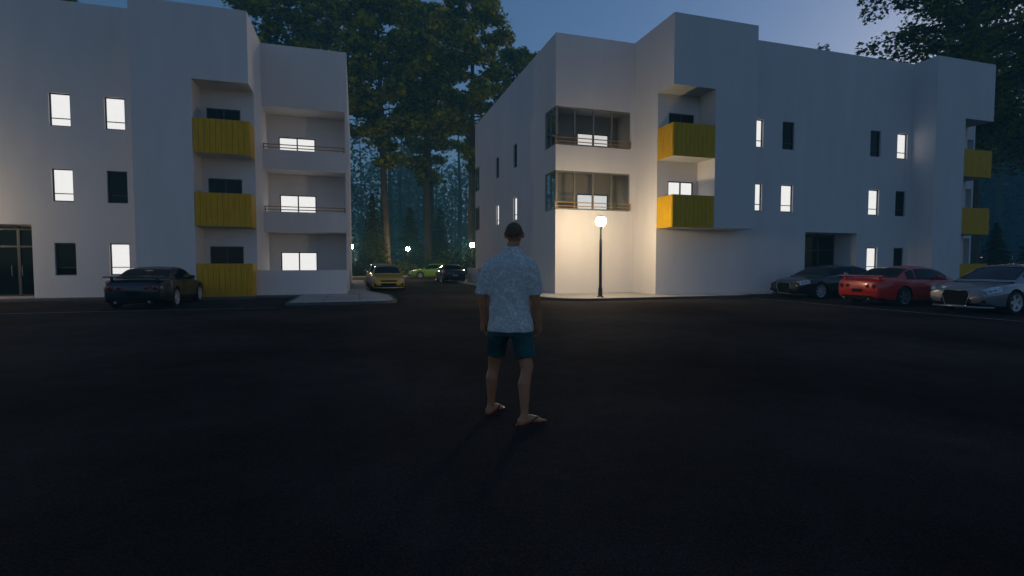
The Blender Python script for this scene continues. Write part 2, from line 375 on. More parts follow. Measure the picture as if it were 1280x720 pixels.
# ------------------------------------------------------------------ ground
def asphalt(name='asphalt',c0=.034):
    m,nt,b=_nt(name); N=nt.nodes; L=nt.links
    tc=N.new('ShaderNodeTexCoord')
    def noise(s,d=4):
        n=N.new('ShaderNodeTexNoise'); n.inputs['Scale'].default_value=s; n.inputs['Detail'].default_value=d; L.new(tc.outputs['Object'],n.inputs['Vector']); return n.outputs['Fac']
    def ramp(f,a,b_,lo,hi):
        r=N.new('ShaderNodeMapRange'); r.inputs[1].default_value=a; r.inputs[2].default_value=b_; r.inputs[3].default_value=lo; r.inputs[4].default_value=hi; L.new(f,r.inputs[0]); return r.outputs[0]
    def mul(x,y):
        q=N.new('ShaderNodeMath'); q.operation='MULTIPLY'; L.new(x,q.inputs[0]); L.new(y,q.inputs[1]); return q.outputs[0]
    big=ramp(noise(.25,5),.35,.65,.6,1.4); mid=ramp(noise(2.2,6),.3,.7,.85,1.15); fine=ramp(noise(90,3),.35,.75,.6,1.6)
    vor=N.new('ShaderNodeTexVoronoi'); vor.inputs['Scale'].default_value=28; L.new(tc.outputs['Object'],vor.inputs['Vector'])
    speck=ramp(vor.outputs['Distance'],.0,.16,2.6,1.)
    v=mul(mul(mul(big,mid),fine),speck)
    cc=N.new('ShaderNodeCombineColor')
    for i,k in enumerate((1.4,1.03,.86)):
        q=N.new('ShaderNodeMath'); q.operation='MULTIPLY'; q.inputs[1].default_value=c0*k; L.new(v,q.inputs[0]); L.new(q.outputs[0],cc.inputs[i])
    L.new(cc.outputs[0],b.inputs['Base Color']); b.inputs['Roughness'].default_value=.85; b.inputs['Specular IOR Level'].default_value=.01
    bp=N.new('ShaderNodeBump'); bp.inputs['Strength'].default_value=.5; bp.inputs['Distance'].default_value=.01
    L.new(mul(fine,speck),bp.inputs['Height']); L.new(bp.outputs[0],b.inputs['Normal'])
    return m
M['asphalt']=asphalt()
M['soil']=mat('forest_floor',(.035,.04,.018),.95,var=.4,vscale=1.2,var2=.4,v2scale=.15,bump=.6,bscale=8)
M['line']=mat('worn_white_line',(.17,.17,.165),.8,var=.5,vscale=6,var2=.35,v2scale=1.3)
g=MB(); g.quad((-400,-200,0),(400,-200,0),(400,600,0),(-400,600,0)); structure(g.build('ground',M['soil']))
a=MB()
for (x0,x1,y0,y1) in ((-60,60,-45,24),(-4,9,24,46),(-60,40,46,58)): a.quad((x0,y0,.004),(x1,y0,.004),(x1,y1,.004),(x0,y1,.004))
structure(a.build('parking_lot',M['asphalt']))
ln=MB(); ln.quad((-40,18.14,.008),(-2.5,18.14,.008),(-2.5,18.26,.008),(-40,18.26,.008))
ln.quad((15.74,-20,.008),(15.86,-20,.008),(15.86,17.5,.008),(15.74,17.5,.008))
structure(ln.build('painted_lines',M['line']))
def arc(cx,cy,r,a0,a1,n=10): return [(cx+r*math.cos(R(a0+(a1-a0)*i/n)),cy+r*math.sin(R(a0+(a1-a0)*i/n))) for i in range(n+1)]
def sidewalk(name,poly,inner,joints):
    s=MB(); s.prism(poly,-.02,.10,1,1); s.prism(inner,.05,.104,0,0)
    structure(s.build(name,[M['concrete'],M['kerb']]))
    if joints:
        j=MB()
        for (x0,x1,y0,y1) in joints: j.quad((x0,y0,.107),(x1,y0,.107),(x1,y1,.107),(x0,y1,.107))
        structure(j.build('pavement_joints',M['joint']))
M['joint']=mat('dark_joint',(.06,.06,.06),.9)
lx0,lx1,ly0=-2.35,1.45,18.85
pl=[(lx0,ly0)]+[(lx1-.8,ly0)]+arc(lx1-.8,ly0+.8,.8,-90,0,8)[1:]+[(lx1,22.5),(.62,26.3),(.62,44.2),(-4.1,44.2),(-4.1,41),(-.45,41),(-.45,25),(-4.3,25),(-4.3,23.6),(lx0,23.6)]
k=.13
pi=[(lx0+k,ly0+k)]+[(lx1-.8,ly0+k)]+arc(lx1-.8,ly0+.8,.8-k,-90,0,8)[1:]+[(lx1-k,22.5),(.62-k,26.3),(.62-k,44.1),(-4.0,44.1),(-4.0,41.1),(-.4,41.1),(-.4,25),(-4.3,25.),(-4.3,23.7),(lx0+k,23.7)]
jl=[(-1.15,-1.13,ly0+k,24),(.1,.12,ly0+k,24)]+[(lx0+k,lx1-k,y,y+.02) for y in (20.2,21.7)]+[(-.38,.48,y,y+.02) for y in (27.5,30,32.5,35,37.5,40)]
sidewalk('pavement',pl,pi,jl)
st=MB(); st.prism([(-27,23.95),(-8.17,23.95),(-8.17,24.55),(-27,24.55)],-.02,.1); st.prism([(-8.2,23.0),(-4.02,23.0),(-4.02,23.5),(-8.2,23.5)],-.02,.1)
structure(st.build('plinth_kerb',M['kerb']))
pr_=[(7.15,40)]+[(7.15,19.6)]+arc(8.85,19.6,1.7,180,270,10)[1:]+[(15.6,17.9),(16.6,18.5),(40,18.5),(40,19.6),(31.6,21.6),(8.5,21.6),(8.5,40)]
pin=[(7.15+k,39.9)]+[(7.15+k,19.6)]+arc(8.85,19.6,1.7-k,180,270,10)[1:]+[(15.55,17.9+k),(16.55,18.5+k),(39.9,18.5+k),(39.9,19.55),(31.6,21.5),(8.45,21.5),(8.45,39.9)]
jr=[(x,x+.02,18.04,21.4) for x in (10.5,13.,)]+[(7.3,8.45,y,y+.02) for y in (22,24.5,27,29.5,32,34.5)]
sidewalk('pavement',pr_,pin,jr)
fk=MB(); fk.box(-60,48,57.6,57.8,-.02,.1); fk.box(-60,48,57.8,59.4,-.02,.098); structure(fk.build('far_kerb',M['concrete']))
# ------------------------------------------------------------------ vegetation
def leafmat(name,col,trans=.5,var=.7,vs=.35):
    m,nt,b=_nt(name); N=nt.nodes; L=nt.links
    g=N.new('ShaderNodeNewGeometry'); tc=N.new('ShaderNodeTexCoord')
    n=N.new('ShaderNodeTexNoise'); n.inputs['Scale'].default_value=vs; n.inputs['Detail'].default_value=3; L.new(tc.outputs['Object'],n.inputs['Vector'])
    ri=N.new('ShaderNodeMath'); ri.operation='MULTIPLY_ADD'; ri.inputs[1].default_value=.6; ri.inputs[2].default_value=-.3; L.new(g.outputs['Random Per Island'],ri.inputs[0])
    ad=N.new('ShaderNodeMath'); ad.operation='ADD'; L.new(n.outputs['Fac'],ad.inputs[0]); L.new(ri.outputs[0],ad.inputs[1])
    cr=N.new('ShaderNodeValToRGB'); e=cr.color_ramp.elements
    e[0].position=.25; e[0].color=(col[0]*(1-var)*.75,col[1]*(1-var),col[2]*(1-var)*1.1,1); e[1].position=.75; e[1].color=(col[0]*(1+var)*1.25,col[1]*(1+var),col[2]*(1+var)*.8,1)
    L.new(ad.outputs[0],cr.inputs[0]); L.new(cr.outputs[0],b.inputs['Base Color']); b.inputs['Roughness'].default_value=.6; b.inputs['Specular IOR Level'].default_value=.08
    t=N.new('ShaderNodeBsdfTranslucent'); L.new(cr.outputs[0],t.inputs[0])
    mx=N.new('ShaderNodeMixShader'); mx.inputs[0].default_value=trans; L.new(b.outputs[0],mx.inputs[1]); L.new(t.outputs[0],mx.inputs[2])
    L.new(mx.outputs[0],N['Material Output'].inputs['Surface']); return m
M['leaf']=leafmat('maple_leaf',(.27,.31,.012))
M['leafdark']=leafmat('dark_leaf',(.14,.165,.010))
M['leaffar']=leafmat('far_leaf',(.07,.09,.03))
M['needle']=leafmat('conifer_needle',(.075,.08,.022),.1,.4,.8)
M['fern']=leafmat('undergrowth_leaf',(.06,.08,.015),.2)
M['bark']=mat('bark',(.10,.065,.04),.9,var=.45,vscale=2.2,stretch=(6,6,.5),bump=.8,bscale=14,var2=.3,v2scale=.6)
LEAF=[]
for i in range(11):      # lobed maple outline
    a=-math.pi/2+ (i/11)*2*math.pi; r=(.5 if i%2 else .27)
    LEAF.append((math.cos(a)*r*.95,math.sin(a)*r))
LEAF=np.array(LEAF)
def leaves_mesh(name,centres,sizes,seed,material,flat=.5,shape=LEAF,bend=.12):
    r=np.random.default_rng(seed); n=len(centres); c=np.asarray(centres); s=np.asarray(sizes)[:,None]
    nv=r.normal(size=(n,3)); nv[:,2]=np.abs(nv[:,2])+flat; nv/=np.linalg.norm(nv,axis=1)[:,None]
    t=r.normal(size=(n,3)); t-=nv*(t*nv).sum(1)[:,None]; t/=np.linalg.norm(t,axis=1)[:,None]; bt=np.cross(nv,t)
    k=len(shape)
    P=c[:,None,:]+s[:,None,:]*(shape[None,:,0:1]*t[:,None,:]+shape[None,:,1:2]*bt[:,None,:]-bend*(np.abs(shape[None,:,0:1])*2)*nv[:,None,:])
    me=bpy.data.meshes.new(name); me.vertices.add(n*k); me.vertices.foreach_set('co',P.reshape(-1))
    me.loops.add(n*k); me.loops.foreach_set('vertex_index',np.arange(n*k)); me.polygons.add(n)
    me.polygons.foreach_set('loop_start',np.arange(n)*k)
    me.materials.append(material); me.update(calc_edges=True); return me
def broadleaf(seed,Ht,rb,crown_r,z0,nb=46,per=150,leaf=(.32,.6),material=None,clump=1.25,zd=0):
    r=random.Random(seed); nr=np.random.default_rng(seed)
    tr=MB(); pts=[];rad=[]
    lean=(r.uniform(-.6,.6),r.uniform(-.6,.6))
    for i in range(15):
        f=i/14; z=Ht*.95*f
        pts.append((lean[0]*f*f*2+.15*math.sin(3*f+seed),lean[1]*f*f*2+.15*math.cos(4*f+seed),z-.05)); rad.append(rb*(1-.82*f)+(rb*.45*math.exp(-z/.9)))
    tr.tube(pts,rad,12)
    cen=[];sz=[]
    def trunk_at(z):
        f=max(0,min(1,z/(Ht*.95))); i=min(13,int(f*14)); q=f*14-i
        return Vector(pts[i]).lerp(Vector(pts[i+1]),q)
    for b in range(nb):
        f=(b+.5)/nb; z=z0+(Ht-z0)*f**.9; az=b*2.399+r.uniform(-.4,.4)
        prof=max(.2,math.sin(math.pi*(.12+.82*f)))*r.uniform(.65,1.1)
        ln=crown_r*prof; p0=trunk_at(z-ln*.25); up=r.uniform(.05,.4)
        if z<zd:
            if r.random()<.72: continue
            ln*=.5
        path=[]
        for j in range(5):
            q=j/4; path.append((p0.x+math.cos(az)*ln*q,p0.y+math.sin(az)*ln*q,p0.z+ln*(up*q-.22*q*q)+r.uniform(-.1,.1)))
        br=max(.03,rb*.22*(1-f*.6)); tr.tube(path,[br,br*.8,br*.6,br*.4,br*.15],6,cap=False)
        for j in range(r.randint(3,5)):
            q=r.uniform(.3,1.05); i=min(3,int(q*4)); c=Vector(path[i]).lerp(Vector(path[i+1]),q*4-i)
            cr=clump*r.uniform(.6,1.25)
            n=int(per*cr/clump*r.uniform(.5,1.)/3)
            d=nr.normal(size=(n,3)); d/=np.linalg.norm(d,axis=1)[:,None]; d*=(nr.uniform(.1,1,n)**.45)[:,None]*cr
            d[:,2]*=.62; d[:,2]-=.25*np.abs(d[:,0])
            cen+=[(c.x+q0[0]+r.uniform(-.3,.3),c.y+q0[1],c.z+q0[2]) for q0 in d]; sz+=list(nr.uniform(leaf[0],leaf[1],n))
    cm=leaves_mesh('crown',cen,sz,seed,material or M['leaf'])
    return tr.mesh('trunk',M['bark'],smooth=180),cm
def conifer(seed,Ht,rb,layers=46,nb=17):
    r=random.Random(seed); tr=MB(); tr.tube([(0,0,-.05),(0,0,Ht*.4),(0,0,Ht*.97)],[.16*Ht/8,.1*Ht/8,.01],8)
    V=[];F=[]
    for l in range(layers):
        f=l/(layers-1); z0=.3+(Ht-.35)*f; rad=rb*(1-f)**.8*(.88+.16*(l%3==0))+.12
        m=max(6,int(nb*(1-f*.5)))
        for b in range(m):
            az=b*2*math.pi/m+l*.7+r.uniform(-.25,.25); ln=rad*r.uniform(.62,1.15); ca,sa=math.cos(az),math.sin(az); dr=r.uniform(.15,.5); z=z0+r.uniform(-.16,.16)
            ns=max(3,int(ln/.15))
            for k_ in range(ns):
                q=(k_+.7)/ns; cx,cy,cz=ca*ln*q,sa*ln*q,z-dr*ln*q*q+.1*q
                for _ in range(4):
                    a2=az+r.uniform(-1.5,1.5); el=r.uniform(-.75,.35); L_=r.uniform(.16,.34)*(1.1-.4*f); wd=r.uniform(.045,.085)
                    dx,dy,dz=math.cos(a2)*math.cos(el),math.sin(a2)*math.cos(el),math.sin(el); sx,sy=-math.sin(a2),math.cos(a2); tw=r.uniform(-.8,.8)
                    o=len(V); mx,my,mz=cx+dx*L_*.45,cy+dy*L_*.45,cz+dz*L_*.45
                    V+=[(cx,cy,cz),(mx+sx*wd,my+sy*wd,mz+wd*tw),(cx+dx*L_,cy+dy*L_,cz+dz*L_-.03),(mx-sx*wd,my-sy*wd,mz-wd*tw)]
                    F.append((o,o+1,o+2,o+3))
    me=bpy.data.meshes.new('crown'); me.from_pydata(V,[],F); me.materials.append(M['needle']); me.update()
    return tr.mesh('trunk',M['bark'],smooth=180),me
def plant(name,label,cat,meshes,loc,rz=0,s=1,group=None,parts=('trunk','crown')):
    t=thing(name,label,cat,loc,rz,group); t.scale=(s,s,s) if not hasattr(s,'__len__') else s
    for m,p in zip(meshes,parts): link(p,m,t)
    return t
VA=broadleaf(3,36,.52,7.0,12.5,72,250,(.36,.72),zd=19); VB=broadleaf(11,34,.5,7.6,12,72,250,(.36,.72),zd=18); VC=broadleaf(23,38,.56,6.4,13,70,250,(.36,.72),zd=20)
VD=broadleaf(31,27,.8,8.2,11.5,70,300,(.22,.42),M['leafdark'],1.3)
G='tall broadleaf trees behind the buildings'
for (v,x,y,s,rz,lb) in (
  (VA,3.35,62.,1.,.3,'tall leafy tree with a long bare trunk rising just right of the tall conifer'),
  (VB,9.4,70.5,1.1,1.9,'tall leafy tree with a thick lamp lit trunk base directly behind the green car'),
  (VC,13.6,62.5,.95,4.,'tall dark trunked tree next to the side wall of the right apartment block'),
  (VB,22.5,72,.98,5.2,'leafy tree showing its crown over the sloping roof edge of the right block'),
  (VC,-3.2,72,1.,.9,'leafy tree over the right end of the left apartment block roof'),
  (VA,-9.5,66,1.02,2.6,'leafy tree crown behind the upper right balcony wing of the left block'),
  (VB,-16.5,73,.95,3.3,'leafy tree crown directly above the projecting box of the left block'),
  (VA,-29,64,.86,1.2,'leafy tree peeking over the roof at the far left'),
  (VC,12.5,88,1.1,2.2,'farther leafy tree with a thin trunk seen between the two bare trunks'),
  (VD,43.5,27.5,1.,.4,'huge dark leafy tree towering over the right end of the right block'),
  (VD,57,29,.95,2.4,'dark leafy tree at the right picture edge beyond the balcony end'),
  (VC,68,41,.85,1.1,'tall leafy tree deeper in the wood beyond the right block balconies')):
    plant('broadleaf_tree',lb,'tree',v,(x,y,0),rz,s,G)
CA=conifer(5,9.6,2.3); CB=conifer(8,7,2.0,34)
G2='conifers at the edge of the wood'
for (v,x,y,s,rz,lb) in (
  (CA,1.88,60.6,.97,0,'tallest conifer, lamp lit, standing behind the yellow coupe'),
  (CB,-2.4,66,.95,1,'small blue hazed conifer beside the end wall of the left block'),
  (CB,7.6,76,1.35,2,'dark narrow conifer between the two bare trunks'),
  (CA,12.4,79,1.05,3,'dark conifer just right of the thick lamp lit trunk'),
  (CA,15.2,63.5,.85,4,'dark conifer beside the side wall of the right apartment block'),
  (CA,46.5,23.6,.75,1.3,'dark conifer behind the roof of the silver sedan'),
  (CB,44.5,25.5,.62,2.3,'short dark conifer just right of the right block balconies'),
  (CB,55,26.5,1.1,.5,'dark conifer at the right picture edge')):
    plant('conifer',lb,'tree',v,(x,y,0),rz,s,G2)
# undergrowth shrubs
def shrub(seed,n=900,rx=1.2,h=1.3,leaf=(.12,.3)):
    nr=np.random.default_rng(seed); lob=nr.uniform(-1,1,(7,3))*[rx*.7,rx*.6,.3]+[0,0,h*.5]
    c=lob[nr.integers(0,7,n)]; d=nr.normal(size=(n,3)); d/=np.linalg.norm(d,axis=1)[:,None]; c=c+d*(nr.uniform(.1,1,n)**.5)[:,None]*[rx*.5,rx*.5,h*.5]
    c[:,2]=np.abs(c[:,2])
    st=MB()
    for i in range(7): st.tube([(lob[i][0]*.15,lob[i][1]*.15,0),(lob[i][0]*.5,lob[i][1]*.5,lob[i][2]*.6),tuple(lob[i])],[.03,.02,.008],5)
    return st.mesh('stem',M['bark']),leaves_mesh('foliage',c,nr.uniform(*leaf,n),seed,M['fern'])
SA=shrub(2); SB=shrub(6,1200,1.6,1.9)
G3='shrubs along the wood edge'
for (v,x,y,s,lb) in ((SB,4.2,62,.9,'low shrub at the foot of the far lamp post'),(SB,11,64.5,1.3,'rounded shrub behind the tail of the green car'),
    (SB,13.2,60.8,1.7,'large dark shrub above the roof of the dark blue car'),(SA,-.6,61,1.3,'low shrub behind the lit strip of far pavement'),
    (SB,10.1,67.5,1.1,'leafy shrub against the thick lamp lit trunk'),(SB,15.5,58,1.4,'large shrub behind the low garden wall'),
    (SA,6.8,62.5,1.0,'low shrub between the far lamp post and the green car'),(SA,1.8,63.5,1.2,'low shrub under the tall lamp lit conifer')):
    plant('shrub',lb,'shrub',v,(x,y,0),x,s,G3,('stem','foliage'))
# the far wood, one mass
def far_wood():
    r=random.Random(77); nr=np.random.default_rng(77); tr=MB(); cen=[];sz=[]
    spots=[]
    for i in range(300):
        a=r.uniform(R(-62),R(78)); d=r.uniform(165,390); spots.append((math.sin(a)*d,math.cos(a)*d))
    for i in range(130):
        spots.append((r.uniform(150,330),r.uniform(10,200))); spots.append((-r.uniform(100,200),r.uniform(-10,90)))
    for (x,y) in spots:
        h=r.uniform(42,66); rb=r.uniform(.5,.9); tr.tube([(x,y,0),(x+r.uniform(-.5,.5),y,h*.5),(x+r.uniform(-1,1),y,h*.95)],[rb*1.2,rb*.8,rb*.2],7)
        n=520 if math.hypot(x,y)<270 else 800; zz=nr.uniform(.12,1.,n); rad=12.*np.sin(np.pi*(.15+.8*zz))*nr.uniform(.2,1,n)**.5; az=nr.uniform(0,6.283,n)
        cen+=list(np.stack([x+rad*np.cos(az),y+rad*np.sin(az),h*zz],1)); sz+=list(nr.uniform(.9,1.8,n)*(1 if n<600 else 1.35))
        m=150; az=nr.uniform(0,6.283,m); rad=nr.uniform(0,4.5,m)
        cen+=list(np.stack([x+rad*np.cos(az),y+rad*np.sin(az),nr.uniform(.2,6.,m)],1)); sz+=list(nr.uniform(.5,1.1,m))
    me=leaves_mesh('far_wood',cen,sz,5,M['leaffar'])
    bm=bmesh.new(); bm.from_mesh(me); bm.from_mesh(tr.mesh('t',M['bark'])); bm.to_mesh(me); bm.free()
    o=link('far_wood',me); o['kind']='stuff'
    return o
fw=far_wood()
# low ground cover on the forest floor
def ground_cover():
    nr=np.random.default_rng(4); n=9000
    c=np.stack([nr.uniform(-25,45,n),59.6+nr.uniform(0,1,n)**1.6*26,nr.uniform(.02,.4,n)],1)
    c2=np.stack([nr.uniform(36,75,3000),nr.uniform(24.2,55,3000),nr.uniform(.02,.5,3000)],1); c=np.concatenate([c,c2])
    o=link('ground_cover',leaves_mesh('ground_cover',c,nr.uniform(.15,.45,len(c)),9,M['fern'],.2)); o['kind']='stuff'
ground_cover()
# haze
hb=MB(); hb.box(-230,400,-45,430,-1,72)
hm=bpy.data.materials.new('haze'); hm.use_nodes=True; nt=hm.node_tree; nt.nodes.remove(nt.nodes['Principled BSDF'])
pv=nt.nodes.new('ShaderNodeVolumePrincipled'); pv.inputs['Color'].default_value=(.30,.88,1,1); pv.inputs['Density'].default_value=.0026; pv.inputs['Anisotropy'].default_value=0.
nt.links.new(pv.outputs[0],nt.nodes['Material Output'].inputs['Volume'])
structure(hb.build('haze',hm),'stuff')
# ------------------------------------------------------------------ cars  (x forward, y left, z up, origin on the ground at mid wheelbase)
def paint(name,col,metal=.3,rough=.28): return mat(name,col,rough,metal,coat=.5,var=.02)
M['carglass']=mat('car_glass',(.003,.004,.005),.05,spec=.28)
M['rubber']=mat('tyre_rubber',(.012,.012,.012),.8,bump=.2,bscale=60)
M['alloy']=mat('alloy_rim',(.55,.55,.56),.35,.25)
M['alloydark']=mat('dark_alloy_rim',(.22,.22,.22),.35,.3)
M['blacktrim']=mat('black_trim',(.004,.004,.005),.5,spec=.12)
M['chrome']=mat('chrome',(.6,.61,.62),.15,1.)
M['tail']=mat('red_tail_lens',(.30,.012,.012),.2,coat=1)
M['headlens']=mat('headlight_lens',(.55,.57,.60),.08,.5,coat=1)
M['amber']=mat('amber_lens',(.4,.15,.01),.2)
M['plate']=mat('number_plate',(.45,.45,.43),.5)
def lerp_tab(tab,x):
    if x<=tab[0][0]: return tab[0][1]
    for (a,b),(c,d) in zip(tab,tab[1:]):
        if x<=c:
            t=(x-a)/(c-a); return b+(d-b)*t
    return tab[-1][1]
def smooth_tab(tab,x,h=.07): return sum(lerp_tab(tab,x+k*h) for k in (-1.5,-.75,0,.75,1.5))/5
class Car:
    def __init__(s,**k):
        s.__dict__.update(k); L=s.L/2
        s.xf=L; s.xr=-L
    def ring(s,x):
        e=max(0,(abs(x)-(s.xf-.55))/.55); wv=s.W/2*(1-.16*e**2.2)-.02*(1 if x>0 else 0)
        # slight flare over the wheels
        for wx in (s.wf,-s.wr): wv+=.018*math.exp(-((x-wx)/.38)**2)
        zt=smooth_tab(s.top,x); zb=s.zb+.10*max(0,(abs(x)-(s.xf-.5))/.5)**2
        zs=zt-.045-.02*e; h=zs-zb
        return [(0,zb),(wv*.82,zb),(wv*.955,zb+.05),(wv*.985,zb+h*.25),(wv*.982,zb+h*.45),(wv,zb+h*.66),(wv*.992,zb+h*.76),(wv*.955,zs-.02),(wv*.90,zs+.012),(wv*.72,zt-.012),(wv*.4,zt),(0,zt+.006)]
    def side(s,x,q,off=0):   # q in ring index 2..9 on the side
        r=s.ring(x); i=min(len(r)-2,int(q)); t=q-i
        y=r[i][0]*(1-t)+r[i+1][0]*t; z=r[i][1]*(1-t)+r[i+1][1]*t
        dy,dz=r[i+1][0]-r[i][0],r[i+1][1]-r[i][1]; n=math.hypot(dy,dz) or 1
        return (y+dz/n*off,z-dy/n*off)
    def cab(s,x):
        zt=smooth_tab(s.roof,x,.035); zb=smooth_tab(s.top,x)-.03
        wb=s.W/2*.895-.03*max(0,abs(x-s.cx)/1.3)**2; h=max(.0,zt-zb)
        wt=wb-h*.40-.0; zsd=zb+h*.87
        return wb,zb,wt,zsd,zt
    def cring(s,x,off=0):
        wb,zb,wt,zsd,zt=s.cab(x)
        return [(wb,zb),(wb-(wb-wt)*.42,zb+(zsd-zb)*.5),(wt,zsd),(wt*.9,zsd+(zt-zsd)*.6),(wt*.6,zt-.008),(0,zt+.008)]
def patch(mb,fn,us,vs,mi=0):
    o=len(mb.v)
    for u in us:
        for v in vs: mb.v.append(tuple(fn(u,v)))
    n=len(vs)
    for i in range(len(us)-1):
        for j in range(n-1): mb.f.append((o+i*n+j,o+(i+1)*n+j,o+(i+1)*n+j+1,o+i*n+j+1)); mb.mi.append(mi)
def lin(a,b,n): return [a+(b-a)*i/n for i in range(n+1)]
def boolean_cut(me,cutters):
    o=bpy.data.objects.new('tmp',me); COL.objects.link(o); cs=[]
    for cm in cutters:
        c=bpy.data.objects.new('tmpc',cm); COL.objects.link(c); cs.append(c)
        m=o.modifiers.new('b','BOOLEAN'); m.operation='DIFFERENCE'; m.solver='EXACT'; m.object=c
    dg=bpy.context.evaluated_depsgraph_get(); dg.update()
    r=bpy.data.meshes.new_from_object(o.evaluated_get(dg))
    for c in cs: bpy.data.objects.remove(c)
    bpy.data.objects.remove(o); return r
def wheel_meshes(r,w,spokes,rimmat):
    t=MB(); t.lathe([(r*.70,-w/2+.01),(r*.80,-w/2),(r*.95,-w/2+.012),(r,-w/2+.04),(r,w/2-.04),(r*.95,w/2-.012),(r*.80,w/2),(r*.70,w/2-.01)],36,axis='y',cap=False)
    tm=t.mesh('tyre',M['rubber'],smooth=50)
    g=MB(); g.lathe([(r*.70,w/2-.012),(r*.74,w/2-.002),(r*.66,w/2-.014),(r*.64,w/2-.06),(r*.63,-w/2+.02)],36,axis='y',cap=False)
    g.lathe([(.001,w/2-.02),(r*.14,w/2-.02),(r*.17,w/2-.05),(r*.17,-.02)],16,axis='y')
    for k in range(spokes):
        a=2*math.pi*k/spokes; ca,sa=math.cos(a),math.sin(a); hw=.085*r*5/spokes+.012
        def P(rad,side,y): return (ca*rad-sa*side,y,sa*rad+ca*side)
        A=[P(r*.12,-hw*1.2,w/2-.03),P(r*.12,hw*1.2,w/2-.03),P(r*.67,hw*.8,w/2-.018),P(r*.67,-hw*.8,w/2-.018)]
        B=[(x,y-.03,z) for x,y,z in A]
        g.add(A+B,[(0,1,2,3),(7,6,5,4),(0,4,5,1),(1,5,6,2),(2,6,7,3),(3,7,4,0)])
    rm=g.mesh('rim',rimmat,smooth=35)
    b=MB(); b.lathe([(.0001,.0),(r*.5,.0),(r*.5,-.02)],24,axis='y'); 
    return tm,rm,b.mesh('brake_disc',M['blacktrim'])
def make_car(name,label,cat,c,body,style):
    root=thing(name,label,cat)
    # lower body
    n=56; xs=lin(c.xr,c.xf,n); mb=MB()
    rings=[]
    for x in xs:
        r=c.ring(x); rings.append([(x,y,z) for y,z in r]+[(x,-y,z) for y,z in r[-2:0:-1]])
    k=len(rings[0]); o=0
    # rounded nose and tail: two shrunken end rings
    def shrink(r,dx,f,fz):
        zc=sum(p[2] for p in r)/len(r); return [(p[0]+dx,p[1]*f,zc+(p[2]-zc)*fz) for p in r]
    full=[shrink(rings[0],-.055,.90,.78),shrink(rings[0],-.035,.96,.90)]+rings+[shrink(rings[-1],.035,.96,.90),shrink(rings[-1],.055,.90,.78)]
    for r in full: mb.v+=r
    for i in range(len(full)-1):
        for j in range(k): mb.f.append((i*k+j,(i+1)*k+j,(i+1)*k+(j+1)%k,i*k+(j+1)%k)); mb.mi.append(0)
    mb.f.append(tuple(range(k))); mb.mi.append(0); mb.f.append(tuple((len(full)-1)*k+j for j in reversed(range(k)))); mb.mi.append(0)
    me=mb.mesh('body',[body,M['blacktrim']])
    bm=bmesh.new(); bm.from_mesh(me); bmesh.ops.recalc_face_normals(bm,faces=bm.faces); bm.to_mesh(me); bm.free()
    cuts=[]
    for wx in (c.wf,-c.wr):
        for sg in (-1,1):
            q=MB(); q.lathe([(c.r+.045,-.17),(c.r+.045,.2)],40,c=(wx,sg*(c.W/2-.10),c.r+.01),axis='y')
            cm=q.mesh('c',[M['blacktrim']]); b2=bmesh.new(); b2.from_mesh(cm); bmesh.ops.recalc_face_normals(b2,faces=b2.faces); b2.to_mesh(cm); b2.free(); cuts.append(cm)
    me=boolean_cut(me,cuts); me.name='body'
    if len(me.materials)<2: me.materials.append(M['blacktrim'])
    for p in me.polygons:
        cc=p.center; inn=False
        for wx in (c.wf,-c.wr):
            if math.hypot(cc.x-wx,cc.z-c.r-.01)<c.r+.055 and abs(cc.y)<c.W/2-.015 and (abs(p.normal.y)>.9 and abs(cc.y)<c.W/2-.2 or abs(p.normal.y)<.15): inn=True
        p.material_index=1 if inn or (p.normal.z<-.8 and cc.z<.4) else 0
        p.use_smooth=True
    me.set_sharp_from_angle(angle=R(32))
    bo=link('body',me,root)
    # cabin shell
    x0,x1=c.roof[0][0],c.roof[-1][0]; m=MB(); xs2=lin(x0,x1,36); full=[]
    for x in xs2:
        r=c.cring(x); full.append([(x,y,z) for y,z in r]+[(x,-y,z) for y,z in r[-2::-1]])
    k=len(full[0])
    for r in full: m.v+=r
    for i in range(len(full)-1):
        for j in range(k-1): m.f.append((i*k+j,i*k+j+1,(i+1)*k+j+1,(i+1)*k+j)); m.mi.append(0)
    m.build('cabin',body,root,smooth=40)
    # glass
    def sidept(sg,off):
        def f(x,q):
            wb,zb,wt,zsd,zt=c.cab(x); r=c.cring(x); t=q*2; i=min(1,int(t)); t-=i
            y=r[i][0]*(1-t)+r[i+1][0]*t; z=r[i][1]*(1-t)+r[i+1][1]*t
            return (x,sg*(y+off),z+off*.3)
        return f
    def toppt(off,dx):
        def f(x,v):
            r=c.cring(x); a=abs(v)*3; pts=[r[5],r[4],r[3],r[2]]; i=min(2,int(a)); a-=i
            y=pts[i][0]*(1-a)+pts[i+1][0]*a; z=pts[i][1]*(1-a)+pts[i+1][1]*a
            return (x+dx*.7,math.copysign(y,v),z+off)
        return f
    ws0,ws1=c.ws; rw0,rw1=c.rw
    w=MB(); patch(w,toppt(.007,.006),lin(ws0,ws1,10),lin(-.86,.86,12)); w.build('windscreen',M['carglass'],root,smooth=180)
    w=MB(); patch(w,toppt(.007,-.006),lin(rw0,rw1,10),lin(-.86,.86,12)); w.build('rear_window',M['carglass'],root,smooth=180)
